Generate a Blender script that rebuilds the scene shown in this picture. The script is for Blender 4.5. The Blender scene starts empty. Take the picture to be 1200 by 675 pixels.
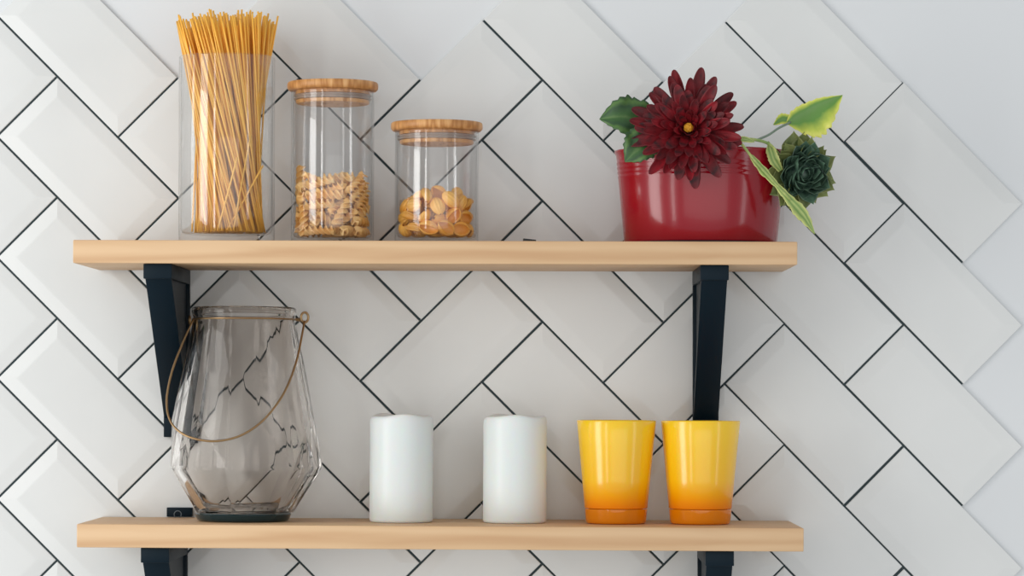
import bpy, bmesh, math, random
from mathutils import Vector, Matrix, Euler
PI = math.pi
C = bpy.context.scene.collection
S = bpy.context.scene

# ------------------------------------------------------------------ camera
Z0 = 1.10                       # height of the photo's lower edge on the wall, above the floor
CAM = Vector((0.030, -3.65, Z0 + 0.215))
cd = bpy.data.cameras.new('camera'); cam = bpy.data.objects.new('camera', cd); C.objects.link(cam)
cam.location = CAM; cam.rotation_euler = (PI/2, 0, 0)
cd.sensor_width = 36.0; cd.lens = 109.5
cd.shift_x = -0.025; cd.shift_y = 0.1021
cd.clip_start = 0.05; cd.clip_end = 50
S.camera = cam
def P(px, py, d):
    """photo pixel at distance d in front of the tile faces -> world point"""
    s = 3650.0/(3.65-d)
    return Vector((0.030+(px-630.0)/s, -d, Z0+0.215+(460.0-py)/s))

# ------------------------------------------------------------------ world, lights, exposure
w = bpy.data.worlds.new('world'); S.world = w; w.use_nodes = True
bg = w.node_tree.nodes['Background']
bg.inputs[0].default_value = (0.96, 0.98, 1.0, 1); bg.inputs[1].default_value = 0.54
def window_or_fill_light(name, az, dist, z, wd, ht, power, col):
    l = bpy.data.lights.new(name, 'AREA'); l.shape = 'RECTANGLE'; l.size = wd; l.size_y = ht
    l.energy = power; l.color = col
    o = bpy.data.objects.new(name, l); C.objects.link(o)
    a = math.radians(az)
    o.location = (-0.08+dist*math.sin(a), -0.1-dist*math.cos(a), z)
    o.rotation_euler = (Vector((-0.08, 0, Z0+0.25))-o.location).to_track_quat('-Z', 'Y').to_euler()
window_or_fill_light('window_or_fill_light', -56, 2.6, 1.45, 0.85, 2.1, 31, (1.0, 0.995, 0.97))
window_or_fill_light('window_or_fill_light', -29, 3.0, 1.45, 0.22, 2.1, 8, (1.0, 0.995, 0.97))
window_or_fill_light('window_or_fill_light', -86, 2.6, 1.45, 0.25, 2.1, 7, (1.0, 0.995, 0.97))
window_or_fill_light('window_or_fill_light', 56, 3.0, 1.45, 0.28, 2.1, 4.5, (0.96, 0.98, 1.0))
window_or_fill_light('window_or_fill_light', 8, 4.4, 1.15, 4.2, 2.3, 29, (1.0, 1.0, 0.99))  # added broad frontal fill, not a window; evens light between the shelves
S.view_settings.view_transform = 'Standard'; S.view_settings.look = 'None'
S.view_settings.gamma = 1.0; S.view_settings.use_curve_mapping = False
S.view_settings.exposure = 0.0
S.cycles.max_bounces = 24; S.cycles.transmission_bounces = 24; S.cycles.glossy_bounces = 8; S.cycles.diffuse_bounces = 5

# ------------------------------------------------------------------ helpers
def srgb(r, g, b):
    f = lambda c: (c/255/12.92) if c/255 <= 0.04045 else ((c/255+0.055)/1.055)**2.4
    return (f(r), f(g), f(b), 1)
def mat(name, col, rough=0.5, **kw):
    m = bpy.data.materials.new(name); m.use_nodes = True
    b = m.node_tree.nodes['Principled BSDF']
    b.inputs['Base Color'].default_value = col; b.inputs['Roughness'].default_value = rough
    for k, v in kw.items(): b.inputs[k.replace('_', ' ')].default_value = v
    return m
def N(m, t): return m.node_tree.nodes.new(t)
def LK(m, a, b): m.node_tree.links.new(a, b)
def BS(m): return m.node_tree.nodes['Principled BSDF']
def bump(m, scale, strength, dist=0.001, detail=3, stretch=None):
    tc = N(m, 'ShaderNodeTexCoord'); mp = N(m, 'ShaderNodeMapping'); no = N(m, 'ShaderNodeTexNoise'); bu = N(m, 'ShaderNodeBump')
    if stretch: mp.inputs['Scale'].default_value = stretch
    no.inputs['Scale'].default_value = scale; no.inputs['Detail'].default_value = detail
    bu.inputs['Strength'].default_value = strength; bu.inputs['Distance'].default_value = dist
    LK(m, tc.outputs['Object'], mp.inputs[0]); LK(m, mp.outputs[0], no.inputs['Vector'])
    LK(m, no.outputs['Fac'], bu.inputs['Height']); LK(m, bu.outputs[0], BS(m).inputs['Normal'])
def noise_col(m, c1, c2, scale, stretch=(1, 1, 1), detail=4, lo=0.35, hi=0.65, rand=0.0):
    tc = N(m, 'ShaderNodeTexCoord'); mp = N(m, 'ShaderNodeMapping'); no = N(m, 'ShaderNodeTexNoise'); cr = N(m, 'ShaderNodeValToRGB')
    mp.inputs['Scale'].default_value = stretch; no.inputs['Scale'].default_value = scale; no.inputs['Detail'].default_value = detail
    cr.color_ramp.elements[0].position = lo; cr.color_ramp.elements[1].position = hi
    cr.color_ramp.elements[0].color = c1; cr.color_ramp.elements[1].color = c2
    LK(m, tc.outputs['Object'], mp.inputs[0]); LK(m, mp.outputs[0], no.inputs['Vector'])
    LK(m, no.outputs['Fac'], cr.inputs[0])
    if rand:
        oi = N(m, 'ShaderNodeObjectInfo'); mr = N(m, 'ShaderNodeMapRange'); hs = N(m, 'ShaderNodeHueSaturation')
        mr.inputs['To Min'].default_value = 1-rand; mr.inputs['To Max'].default_value = 1+rand
        LK(m, oi.outputs['Random'], mr.inputs['Value']); LK(m, mr.outputs[0], hs.inputs['Value'])
        LK(m, cr.outputs[0], hs.inputs['Color']); LK(m, hs.outputs[0], BS(m).inputs['Base Color'])
    else: LK(m, cr.outputs[0], BS(m).inputs['Base Color'])
def glass(name, col, rough=0.0, ior=1.45):
    m = mat(name, col, rough); b = BS(m); b.inputs['Transmission Weight'].default_value = 1.0; b.inputs['IOR'].default_value = ior
    return m
def obj(name, bm_or_me, m, parent=None, smooth=False, loc=None):
    if isinstance(bm_or_me, bpy.types.Mesh): me = bm_or_me
    else:
        me = bpy.data.meshes.new(name); bm_or_me.normal_update(); bm_or_me.to_mesh(me); bm_or_me.free()
        if m: me.materials.append(m)
        for p in me.polygons: p.use_smooth = smooth
    o = bpy.data.objects.new(name, me); C.objects.link(o)
    if parent: o.parent = parent
    if loc is not None: o.location = loc
    return o
def smooth_by_angle(o, deg=35):
    o.data.set_sharp_from_angle(angle=math.radians(deg))
def tag(o, label=None, cat=None, group=None, kind=None):
    if label: o['label'] = label
    if cat: o['category'] = cat
    if group: o['group'] = group
    if kind: o['kind'] = kind
    return o
def thing(name, label, cat, loc, rot=(0, 0, 0), group=None):
    o = bpy.data.objects.new(name, None); C.objects.link(o); o.location = loc; o.rotation_euler = rot
    o.empty_display_size = 0.02
    return tag(o, label, cat, group)
def box(bm, x0, x1, y0, y1, z0, z1):
    v = [bm.verts.new((x, y, z)) for x in (x0, x1) for y in (y0, y1) for z in (z0, z1)]
    for f in ((0, 1, 3, 2), (4, 6, 7, 5), (0, 4, 5, 1), (2, 3, 7, 6), (0, 2, 6, 4), (1, 5, 7, 3)):
        bm.faces.new([v[i] for i in f])
    return v
def bevel_all(bm, off, seg=2):
    bmesh.ops.recalc_face_normals(bm, faces=bm.faces)
    bmesh.ops.bevel(bm, geom=list(bm.edges), offset=off, segments=seg, affect='EDGES', profile=0.5, clamp_overlap=True)
def lathe(prof, n=64, sx=1.0, sy=1.0, bm=None):
    """closed profile list of (r, z); r==0 gives a pole. First and last need not join."""
    bm = bm or bmesh.new(); rings = []
    for r, z in prof:
        if r < 1e-7: rings.append([bm.verts.new((0, 0, z))])
        else: rings.append([bm.verts.new((r*sx*math.cos(2*PI*i/n), r*sy*math.sin(2*PI*i/n), z)) for i in range(n)])
    for a, b in zip(rings, rings[1:]):
        for i in range(n):
            j = (i+1) % n
            if len(a) == 1 and len(b) == 1: continue
            if len(a) == 1: bm.faces.new((a[0], b[j], b[i]))
            elif len(b) == 1: bm.faces.new((a[i], a[j], b[0]))
            else: bm.faces.new((a[i], a[j], b[j], b[i]))
    bmesh.ops.recalc_face_normals(bm, faces=bm.faces)
    return bm
def spline(pts, n):
    """Catmull-Rom through pts"""
    pts = [Vector(p) for p in pts]; P_ = [2*pts[0]-pts[1]]+pts+[2*pts[-1]-pts[-2]]; out = []
    k = len(pts)-1
    for i in range(n+1):
        t = i/n*k; s = min(int(t), k-1); u = t-s; a, b, c, d = P_[s:s+4]
        out.append(0.5*((2*b)+(c-a)*u+(2*a-5*b+4*c-d)*u*u+(3*b-a-3*c+d)*u**3))
    return out
def tube(path, rad, n=8, bm=None, closed=False, cap=True):
    bm = bm or bmesh.new(); rings = []; up = None
    m = len(path)
    for i, p in enumerate(path):
        if closed: t = path[(i+1) % m]-path[i-1]
        else: t = path[min(i+1, m-1)]-path[max(i-1, 0)]
        t.normalize()
        if up is None: up = t.orthogonal().normalized()
        up = (up-t*up.dot(t)).normalized(); s = t.cross(up)
        r = rad[i] if isinstance(rad, (list, tuple)) else rad
        rings.append([bm.verts.new(p+r*(math.cos(2*PI*j/n)*up+math.sin(2*PI*j/n)*s)) for j in range(n)])
    for a, b in list(zip(rings, rings[1:]))+([(rings[-1], rings[0])] if closed else []):
        for j in range(n): bm.faces.new((a[j], a[(j+1) % n], b[(j+1) % n], b[j]))
    if cap and not closed:
        bm.faces.new(rings[0][::-1]); bm.faces.new(rings[-1])
    bmesh.ops.recalc_face_normals(bm, faces=bm.faces)
    return bm

# ------------------------------------------------------------------ materials
M_plaster = mat('painted_plaster', srgb(222, 225, 227), 0.6); bump(M_plaster, 60, 0.08)
M_tile = mat('glazed_white_tile', srgb(221, 223, 222), 0.2); noise_col(M_tile, srgb(218, 220, 219), srgb(223, 225, 224), 6)
bump(M_tile, 14, 0.05, 0.002, 2)
M_grout = mat('dark_grout', srgb(52, 66, 70), 0.9)
M_wood = mat('pale_beech_board', srgb(226, 186, 138), 0.5)
def wood(m, c1, c2, c3, st, sc=1.0):
    tc = N(m, 'ShaderNodeTexCoord'); mp = N(m, 'ShaderNodeMapping'); mp.inputs['Scale'].default_value = st
    no = N(m, 'ShaderNodeTexNoise'); no.inputs['Scale'].default_value = 5*sc; no.inputs['Detail'].default_value = 5; no.inputs['Distortion'].default_value = 0.8
    wv = N(m, 'ShaderNodeTexWave'); wv.wave_type = 'BANDS'; wv.bands_direction = 'Z'; wv.inputs['Scale'].default_value = 1.2*sc
    wv.inputs['Distortion'].default_value = 7; wv.inputs['Detail'].default_value = 3; wv.inputs['Detail Scale'].default_value = 1.2
    mx = N(m, 'ShaderNodeMath'); mx.operation = 'MULTIPLY_ADD'; mx.inputs[1].default_value = 0.42
    cr = N(m, 'ShaderNodeValToRGB'); cr.color_ramp.elements[0].color = c1; cr.color_ramp.elements[1].color = c3
    cr.color_ramp.elements[0].position = 0.25; cr.color_ramp.elements[1].position = 0.85
    e = cr.color_ramp.elements.new(0.55); e.color = c2
    LK(m, tc.outputs['Object'], mp.inputs[0]); LK(m, mp.outputs[0], no.inputs['Vector']); LK(m, mp.outputs[0], wv.inputs['Vector'])
    mm = N(m, 'ShaderNodeMath'); mm.operation = 'MULTIPLY'; mm.inputs[1].default_value = 0.62
    LK(m, no.outputs['Fac'], mm.inputs[0]); LK(m, wv.outputs['Fac'], mx.inputs[0]); LK(m, mm.outputs[0], mx.inputs[2])
    LK(m, mx.outputs[0], cr.inputs[0]); LK(m, cr.outputs[0], BS(m).inputs['Base Color'])
wood(M_wood, srgb(204, 163, 121), srgb(215, 178, 136), srgb(223, 188, 147), (1.2, 5, 13), 1.0)
M_lid = mat('bamboo_lid', srgb(214, 160, 100), 0.45)
wood(M_lid, srgb(176, 118, 62), srgb(212, 156, 96), srgb(228, 178, 122), (120, 30, 10), 0.6)
M_black = mat('blue_black_painted_metal', srgb(4, 25, 36), 0.45, Specular_IOR_Level=0.16); bump(M_black, 220, 0.05)
M_glass = glass('clear_glass', (0.998, 1.0, 0.998, 1))
def thin_mix(m, real):
    """blend solid refracting glass with a thin clear pane (transparent + fresnel gloss)"""
    out = m.node_tree.nodes['Material Output']; tr = N(m, 'ShaderNodeBsdfTransparent'); gl = N(m, 'ShaderNodeBsdfGlossy')
    gl.inputs['Roughness'].default_value = 0.03; tr.inputs[0].default_value = (0.99, 0.99, 0.99, 1)
    fr = N(m, 'ShaderNodeFresnel'); ge = N(m, 'ShaderNodeNewGeometry'); mr = N(m, 'ShaderNodeMapRange')
    mr.inputs['To Min'].default_value = 1.65; mr.inputs['To Max'].default_value = 1/1.65
    LK(m, ge.outputs['Backfacing'], mr.inputs['Value']); LK(m, mr.outputs[0], fr.inputs['IOR'])
    a = N(m, 'ShaderNodeMixShader'); b = N(m, 'ShaderNodeMixShader'); b.inputs[0].default_value = real
    LK(m, fr.outputs[0], a.inputs[0]); LK(m, tr.outputs[0], a.inputs[1]); LK(m, gl.outputs[0], a.inputs[2])
    LK(m, a.outputs[0], b.inputs[1]); LK(m, BS(m).outputs[0], b.inputs[2]); LK(m, b.outputs[0], out.inputs['Surface'])
thin_mix(M_glass, 0.0)
M_gasket = mat('clear_silicone', srgb(225, 205, 190), 0.35, Transmission_Weight=0.6)
M_smoke = glass('smoky_glass', (0.865, 0.838, 0.815, 1), 0.0, 1.27)
bump(M_smoke, 26, 0.06, 0.004, 1)
M_smokebase = glass('dark_teal_glass', (0.012, 0.035, 0.042, 1), 0.15, 1.45); BS(M_smokebase).inputs['Transmission Weight'].default_value = 0.15
M_brass = mat('antique_brass_wire', srgb(166, 136, 98), 0.34, Metallic=1.0)
M_wax = mat('white_wax', srgb(224, 231, 230), 0.38, Subsurface_Weight=0.35, Subsurface_Scale=0.01)
M_pasta = mat('dry_durum_pasta', srgb(236, 178, 70), 0.42, Subsurface_Weight=0.0)
noise_col(M_pasta, srgb(238, 184, 104), srgb(250, 214, 148), 30, rand=0.10)
M_shell = mat('orange_shell_pasta', srgb(244, 178, 62), 0.42); noise_col(M_shell, srgb(236, 164, 54), srgb(250, 194, 92), 30, rand=0.10)
M_spag = mat('dry_spaghetti', srgb(238, 180, 66), 0.35)
noise_col(M_spag, srgb(244, 180, 62), srgb(252, 208, 104), 30, (1, 1, 0.2), rand=0.12)
M_red = mat('red_enamelled_metal', srgb(146, 8, 28), 0.18, Coat_Weight=0.15)
M_petal = mat('crimson_fabric_petal', srgb(124, 10, 26), 0.6)
noise_col(M_petal, srgb(46, 2, 9), srgb(136, 8, 25), 55, rand=0.3)
M_yel = mat('yellow_flower_centre', srgb(214, 150, 30), 0.7)
M_bract = mat('dark_green_fabric_bract', srgb(40, 66, 50), 0.5)
M_stem = mat('pale_green_stem', srgb(150, 168, 92), 0.5); noise_col(M_stem, srgb(120, 150, 80), srgb(186, 196, 120), 90)
M_stem2 = mat('grey_green_stem', srgb(120, 138, 122), 0.5)
M_darkplastic = mat('black_plastic', srgb(22, 24, 26), 0.4)

# ------------------------------------------------------------------ the setting: plastered wall with bevelled tiles
bm = bmesh.new(); box(bm, -1.9, 1.9, 0.0067, 0.12, 0.0, 2.6)
wall = obj('wall_back', bm, M_plaster); tag(wall, kind='structure')
PX = 0.001; SH = 0.0075
def wp(px, py, y): return Vector(((px-600)*PX, y, Z0+(675-py)*PX))
GAP = 1.22
OFF = {'A': ((0, 0), (71, -71), (213, 71), (142, 142)), 'B': ((0, 0), (142, -142), (213, -71), (71, 71))}
RND = random.Random(4)
def tile(bmt, bmg, kind, lx, ly, top, fx=1.0, fy=1.0):
    cs = [Vector((dx, dy)) for dx, dy in OFF[kind]]
    eu = Vector((1, 1)).normalized(); ev = Vector((1, -1)).normalized()      # down-right, up-right in the photo
    lu, lv = ((142*2**.5, 71*2**.5) if kind == 'A' else (71*2**.5, 142*2**.5))
    def q(u, v, y):
        p = eu*u+ev*v; p = Vector((p.x*fx, p.y*fy))
        return wp(lx+p.x, ly+p.y+SH*(lx+p.x)*0+SH*p.x, y)
    prof = [(0.0, 0.0065), (0.0, 0.0024), (0.6, 0.00172), (15.0, 0.00012), (17.0, 0.0)]
    dz = RND.uniform(-0.0002, 0.0002); tu = RND.uniform(-.0015, .0015); tv = RND.uniform(-.0015, .0015)
    rings = []
    for ins, y in prof:
        i = GAP+ins; r = []
        for (u, v) in ((i, i), (lu-i, i), (lu-i, lv-i), (i, lv-i)):
            yy = y+(0 if y > .006 else dz+(tu*(u-lu/2)+tv*(v-lv/2))*PX)
            r.append(bmt.verts.new(q(u, v, yy)))
        rings.append(r)
    for a, b in zip(rings, rings[1:]):
        for k in range(4): bmt.faces.new((a[k], a[(k+1) % 4], b[(k+1) % 4], b[k]))
    bmt.faces.new(rings[-1])
    u0 = GAP*1.8 if top else -GAP-.3
    g = [bmg.verts.new(q(u, v, 0.0036)) for u, v in ((u0, -GAP-.3), (lu-GAP*1.8, -GAP-.3), (lu-GAP*1.8, lv-GAP*1.8), (u0, lv-GAP*1.8))]
    if top and kind == 'B':
        e_ = [bmg.verts.new(q(u, v, 0.0037)) for u, v in ((-GAP-.3, -GAP-.3), (GAP*1.8+1, -GAP-.3), (GAP*1.8+1, lv/2-GAP*1.3), (-GAP-.3, lv/2-GAP*1.3))]
        bmg.faces.new(e_)
    h = [bmg.verts.new(v.co+Vector((0, 0.0032, 0))) for v in g]
    bmg.faces.new(g); bmg.faces.new(h[::-1])
    for k in range(4): bmg.faces.new((g[k], h[k], h[(k+1) % 4], g[(k+1) % 4]))
bmt = bmesh.new(); bmg = bmesh.new()
cols = [(-572, 'A'), (-430, 'B'), (-288, 'A'), (-146, 'B'), (-4, 'A'), (138, 'B'), (280, 'A'), (422.5, 'B'), (565, 'A'), (707, 'B'), (849, 'A'), (989.5, 'A')]
for x, k in cols:
    y0 = 444.3+SH*(x-138); pit = 142.6 if x > 900 else 141.8
    top = -3 if k == 'A' else -2
    if x > 900: top = -2
    for r in range(top, 5): tile(bmt, bmg, k, x, y0+pit*r, r == top and x < 900, .987 if x > 840 else 1, 1.004 if x > 900 else 1)
bmesh.ops.recalc_face_normals(bmt, faces=bmt.faces); bmesh.ops.recalc_face_normals(bmg, faces=bmg.faces)
tiles = obj('wall_tiles', bmt, M_tile, wall, False)
obj('grout', bmg, M_grout, wall)
# the joints' normal direction: faces must look at the camera
# ------------------------------------------------------------------ shelves
SHELF = []
def shelf(px0, px1, top_l, top_r, bot_l, bot_r, label):
    d = 0.2; s = 3650/(3.65-d)
    a = P(px0, top_l, d); b = P(px1, top_r, d); c_ = P(px0, bot_l, d)
    ang = math.atan2(a.z-b.z, b.x-a.x); L = (b-a).length; th = (a-c_).length
    cx = (a.x+b.x)/2; cz = (a.z+b.z)/2
    bm = bmesh.new(); box(bm, -L/2, L/2, -0.2, -0.0005, -th, 0); bevel_all(bm, 0.0012, 2)
    o = obj('wall_shelf', bm, M_wood, None, True, (cx, 0, cz)); smooth_by_angle(o, 40)
    o.rotation_euler = (0, ang, 0); tag(o, label, 'shelf', 'pale wooden wall shelves')
    top = lambda x: cz-(x-cx)*math.tan(ang)
    bot = lambda x: cz-(x-cx)*math.tan(ang)-th/math.cos(ang)
    return dict(top=top, bot=bot, ang=ang, o=o)
S1 = shelf(85.5, 934.5, 281, 283.2, 308.2, 310.4, 'upper pale wooden shelf board carrying the pasta jars and the red flower pot')
S2 = shelf(90, 942, 614, 619, 641.5, 646, 'lower pale wooden shelf board carrying the smoky lantern, candles and yellow tumblers')

def bracket(px_front_centre, sh, label, long=True):
    x = 0.030+(px_front_centre-630)/1056.0; zb = sh['bot'](x)-0.0003; zt = sh['top'](x)
    hw = 0.0158
    t = thing('shelf_bracket', label, 'bracket', (x, 0, zb), (0, 0, 0), 'dark brackets under the wall shelves')
    bm = bmesh.new(); box(bm, -hw, hw, -0.193, -0.0125, -0.0165, 0); bevel_all(bm, 0.0008, 2)
    obj('arm', bm, M_black, t, True); smooth_by_angle(t.children[-1], 40)
    zlow = -0.195
    bm = bmesh.new(); box(bm, -hw*0.95, hw*0.95, -0.0112, -0.0004, zlow, 0.0); bevel_all(bm, 0.0007, 2)
    wpz = obj('wall_plate', bm, M_black, t, True)
    bm = bmesh.new(); box(bm, -hw*0.95, hw*0.95, -0.0004-0.0030, 0.0030-0.0034, zt-zb-0.0, zt-zb+0.011)
    # strut: sloping band from the arm's front end down to the wall plate, with a thin central web behind it
    y0, z0_, y1, z1_ = -0.186, -0.0160, -0.0100, zlow+0.021
    tk = 0.010
    bms = bmesh.new(); dv = Vector((0, y1-y0, z1_-z0_)).normalized(); nv = Vector((0, -dv.z, dv.y))
    if nv.y < 0: nv = -nv
    a = Vector((0, y0, z0_)); b = Vector((0, y1, z1_)); c_ = b+nv*0.001; e = a+nv*tk
    w0 = hw*0.92; w1 = hw*0.92
    pts = [(a, w0), (b, w1), (Vector((0, y1, z1_+tk*1.2)), w1), (Vector((0, y0+tk*1.3, z0_)), w0)]
    L_ = [bms.verts.new((-w_, p.y, p.z)) for p, w_ in pts]; R_ = [bms.verts.new((w_, p.y, p.z)) for p, w_ in pts]
    bms.faces.new(L_); bms.faces.new(R_[::-1])
    for k in range(4): bms.faces.new((L_[k], R_[k], R_[(k+1) % 4], L_[(k+1) % 4]))
    bevel_all(bms, 0.0007, 2)
    st = obj('strut', bms, M_black, t, True)
    bmw = bmesh.new(); q = [(y0+tk*1.2, z0_), (-0.0112, z0_), (-0.0112, z1_+tk)]
    L_ = [bmw.verts.new((-hw*.72, p[0], p[1])) for p in q]; R_ = [bmw.verts.new((hw*.72, p[0], p[1])) for p in q]
    bmw.faces.new(L_); bmw.faces.new(R_[::-1])
    for k in range(3): bmw.faces.new((L_[k], R_[k], R_[(k+1) % 3], L_[(k+1) % 3]))
    bmesh.ops.recalc_face_normals(bmw, faces=bmw.faces)
    obj('web', bmw, M_black, t)
    bm.free()
    for c in (wpz, st): smooth_by_angle(c, 40)
    return t, x, zt-zb
for pxc, sh, lab in ((184.5, S1, 'dark blue-black bracket behind the smoky lantern, under the upper shelf'),
                     (837.5, S1, 'dark blue-black bracket rising behind the right yellow tumbler'),
                     (181.5, S2, 'dark bracket cut off by the photo, under the lower shelf below the lantern'),
                     (843.5, S2, 'dark bracket cut off by the photo, under the lower shelf below the yellow tumblers')):
    t, x, h = bracket(pxc, sh, lab)
    if sh is S2 and pxc < 300:
        # the wall plate's upper end shows above the lower shelf
        bm = bmesh.new(); x0 = P(196, 0, 0).x-x; x1 = P(226, 0, 0).x-x
        box(bm, x0, x1, -0.0060, -0.0003, h+0.0008, h+0.0115); bevel_all(bm, 0.0006, 2)
        tab = obj('screw_tab', bm, M_black, t, True); smooth_by_angle(tab, 40)
        pts = [Vector(((x0+x1)/2-.002+0.0042*math.cos(a), -0.0062, h+0.0035+0.0042*math.sin(a))) for a in [2*PI*i/20 for i in range(20)]]
        obj('screw_ring', tube(pts, 0.0005, 6, closed=True), mat('worn_steel', srgb(120, 130, 136), 0.4, Metallic=0.6), tab, True)

def on(sh, px, d):
    s = 3650/(3.65-d); x = 0.030+(px-630)/s
    return Vector((x, -d, sh['top'](x)+0.0002))

# ------------------------------------------------------------------ glass jars
def jar_body(R, H, t, base, rim):
    ri = R-t
    prof = [(0, 0.0012), (R*0.80, 0.0012), (R*0.86, 0.0), (R-0.004, 0.0), (R-0.0012, 0.0012), (R, 0.004), (R, H-0.0015), (R-0.0006, H-0.0003),
            (R-t/2, H), (ri+0.0004, H-0.0004), (ri, H-0.0015), (ri, base+0.006), (ri-0.0016, base+0.0018), (ri-0.006, base), (0, base+0.0006)]
    return lathe(prof, 96)
def lid(t, R, H, rin):
    bm = lathe([(0, H+0.0006), (R-0.006, H+0.0006), (R-0.0022, H+0.0010), (R-0.0004, H+0.0030), (R, H+0.0060), (R-0.0004, H+0.0092), (R-0.0016, H+0.0104), (0, H+0.0108)], 96)
    l = obj('lid', bm, M_lid, t, True)
    bm = lathe([(0, H+0.0006), (rin-0.0030, H+0.0006), (rin-0.0030, H-0.0035), (rin-0.0058, H-0.0037), (rin-0.0058, H-0.0098), (rin-0.0036, H-0.0100), (rin-0.0036, H-0.0128), (rin-0.0046, H-0.0140), (0, H-0.0140)], 96)
    s_ = obj('stopper', bm, M_lid, l, True); smooth_by_angle(s_, 40); smooth_by_angle(l, 50)
    bm = bmesh.new()
    r0, r1 = rin-0.0056, rin-0.0004
    lathe([(r0, H-0.0040), (r1-0.001, H-0.0042), (r1, H-0.0052), (r0+0.0012, H-0.0060), (r0+0.0012, H-0.0076), (r1, H-0.0084), (r1-0.001, H-0.0096), (r0, H-0.0097), (r0, H-0.0040)], 96, bm=bm)
    obj('gasket', bm, M_gasket, l, True)
J1 = on(S1, 265.5, 0.095)
jar1 = thing('glass_jar', 'tall open clear glass jar holding spaghetti at the left end of the upper shelf', 'jar', J1, (0, S1['ang'], 0))
obj('jar_body', jar_body(0.0545, 0.2135, 0.0022, 0.0115, 0), M_glass, jar1, True); smooth_by_angle(jar1.children[0], 50)
J2 = on(S1, 389.5, 0.095)
jar2 = thing('glass_jar', 'medium clear glass jar of fusilli with bamboo lid, between the spaghetti and the shell pasta', 'jar', J2, (0, S1['ang'], 0), 'lidded glass jars')
obj('jar_body', jar_body(0.0472, 0.1745, 0.0018, 0.0075, 0), M_glass, jar2, True); smooth_by_angle(jar2.children[0], 50)
lid(jar2, 0.0520, 0.1745, 0.0454)
J3 = on(S1, 511.5, 0.095)
jar3 = thing('glass_jar', 'short clear glass jar of shell pasta with bamboo lid, right of the other jars', 'jar', J3, (0, S1['ang'], 0), 'lidded glass jars')
obj('jar_body', jar_body(0.0476, 0.1290, 0.0018, 0.0075, 0), M_glass, jar3, True); smooth_by_angle(jar3.children[0], 50)
lid(jar3, 0.0525, 0.1290, 0.0458)

# ------------------------------------------------------------------ spaghetti
def strand_mesh(L, bend, seed):
    r = random.Random(seed); a = r.uniform(0, 2*PI); n = 9
    path = [Vector((bend*math.sin(PI*i/n)*math.cos(a), bend*math.sin(PI*i/n)*math.sin(a), L*i/n)) for i in range(n+1)]
    bm = tube(path, 0.00108, 7); me = bpy.data.meshes.new('spaghetti'); bm.to_mesh(me); bm.free(); me.materials.append(M_spag)
    for p in me.polygons: p.use_smooth = len(p.vertices) == 4
    return me
strands = [strand_mesh(0.2525, b, i) for i, b in enumerate((0, .0012, .002, .0008, .0028, .0016, .0005, .0022))]
short_s = [strand_mesh(l, .0005, 20+i) for i, l in enumerate((0.085, 0.11, 0.135))]
def place_line(me, a, b, name='spaghetti'):
    o = bpy.data.objects.new(name, me); C.objects.link(o); o.location = a
    o.rotation_euler = (b-a).to_track_quat('Z', 'Y').to_euler(); return o
R = random.Random(11); base = J1+Vector((0, 0, 0.0128)); nst = 0; G = PI*(3-5**.5)
NST = 286
for i in range(NST):
    rt = math.sqrt((i+.5)/NST); th = i*G
    top = Vector((rt*0.0625*math.cos(th), rt*0.058*math.sin(th), 0.252))+Vector((R.gauss(0, .0012), R.gauss(0, .0012), R.uniform(-0.004, 0.003)))
    rb = rt*0.0400; tb = th+math.radians(84)+R.gauss(0, .2)
    bot = Vector((0.0035+rb*math.cos(tb), rb*math.sin(tb), 0))+Vector((R.gauss(0, .002), R.gauss(0, .002), 0))
    rr = math.hypot(bot.x, bot.y)
    if rr > .047: bot.x *= .047/rr; bot.y *= .047/rr
    f = (0.2010-0)/(top.z)                      # stay inside the rim
    for _ in range(12):
        q = bot.lerp(top, f); r_ = math.hypot(q.x, q.y)
        if r_ <= 0.0500: break
        top.x *= .97; top.y *= .97
    bot.z = R.uniform(0.0005, 0.0010)
    o = place_line(strands[R.randrange(8)], base+bot, base+top)
    o.scale = (1, 1, R.choice((1.0, 1.0, .985, .97, 1.015))*R.uniform(.968, .996))
    tag(o, 'long dry golden spaghetti strand standing in the tall open glass jar', 'spaghetti', 'full-length spaghetti strands in the tall glass jar')
for (bx, by, tx, ty, tz, k, lab) in (
        (0.004, -0.036, 0.0405, -0.024, 0.070, 0, 'short broken spaghetti piece leaning right against the tall jar wall'),
        (0.012, -0.040, 0.0300, -0.033, 0.105, 1, 'longer broken spaghetti piece leaning right near the tall jar front'),
        (0.018, -0.030, -0.020, -0.043, 0.13, 2, 'broken spaghetti piece leaning left across the tall jar front'),
        (-0.006, -0.041, 0.0150, -0.0455, 0.078, 0, 'shortest upright broken spaghetti piece at the front of the tall jar')):
    a = base+Vector((bx, by, 0.0015)); b = base+Vector((tx, ty, tz))
    tag(place_line(short_s[k], a, b), lab, 'spaghetti', 'broken spaghetti pieces in the tall glass jar')

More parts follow.
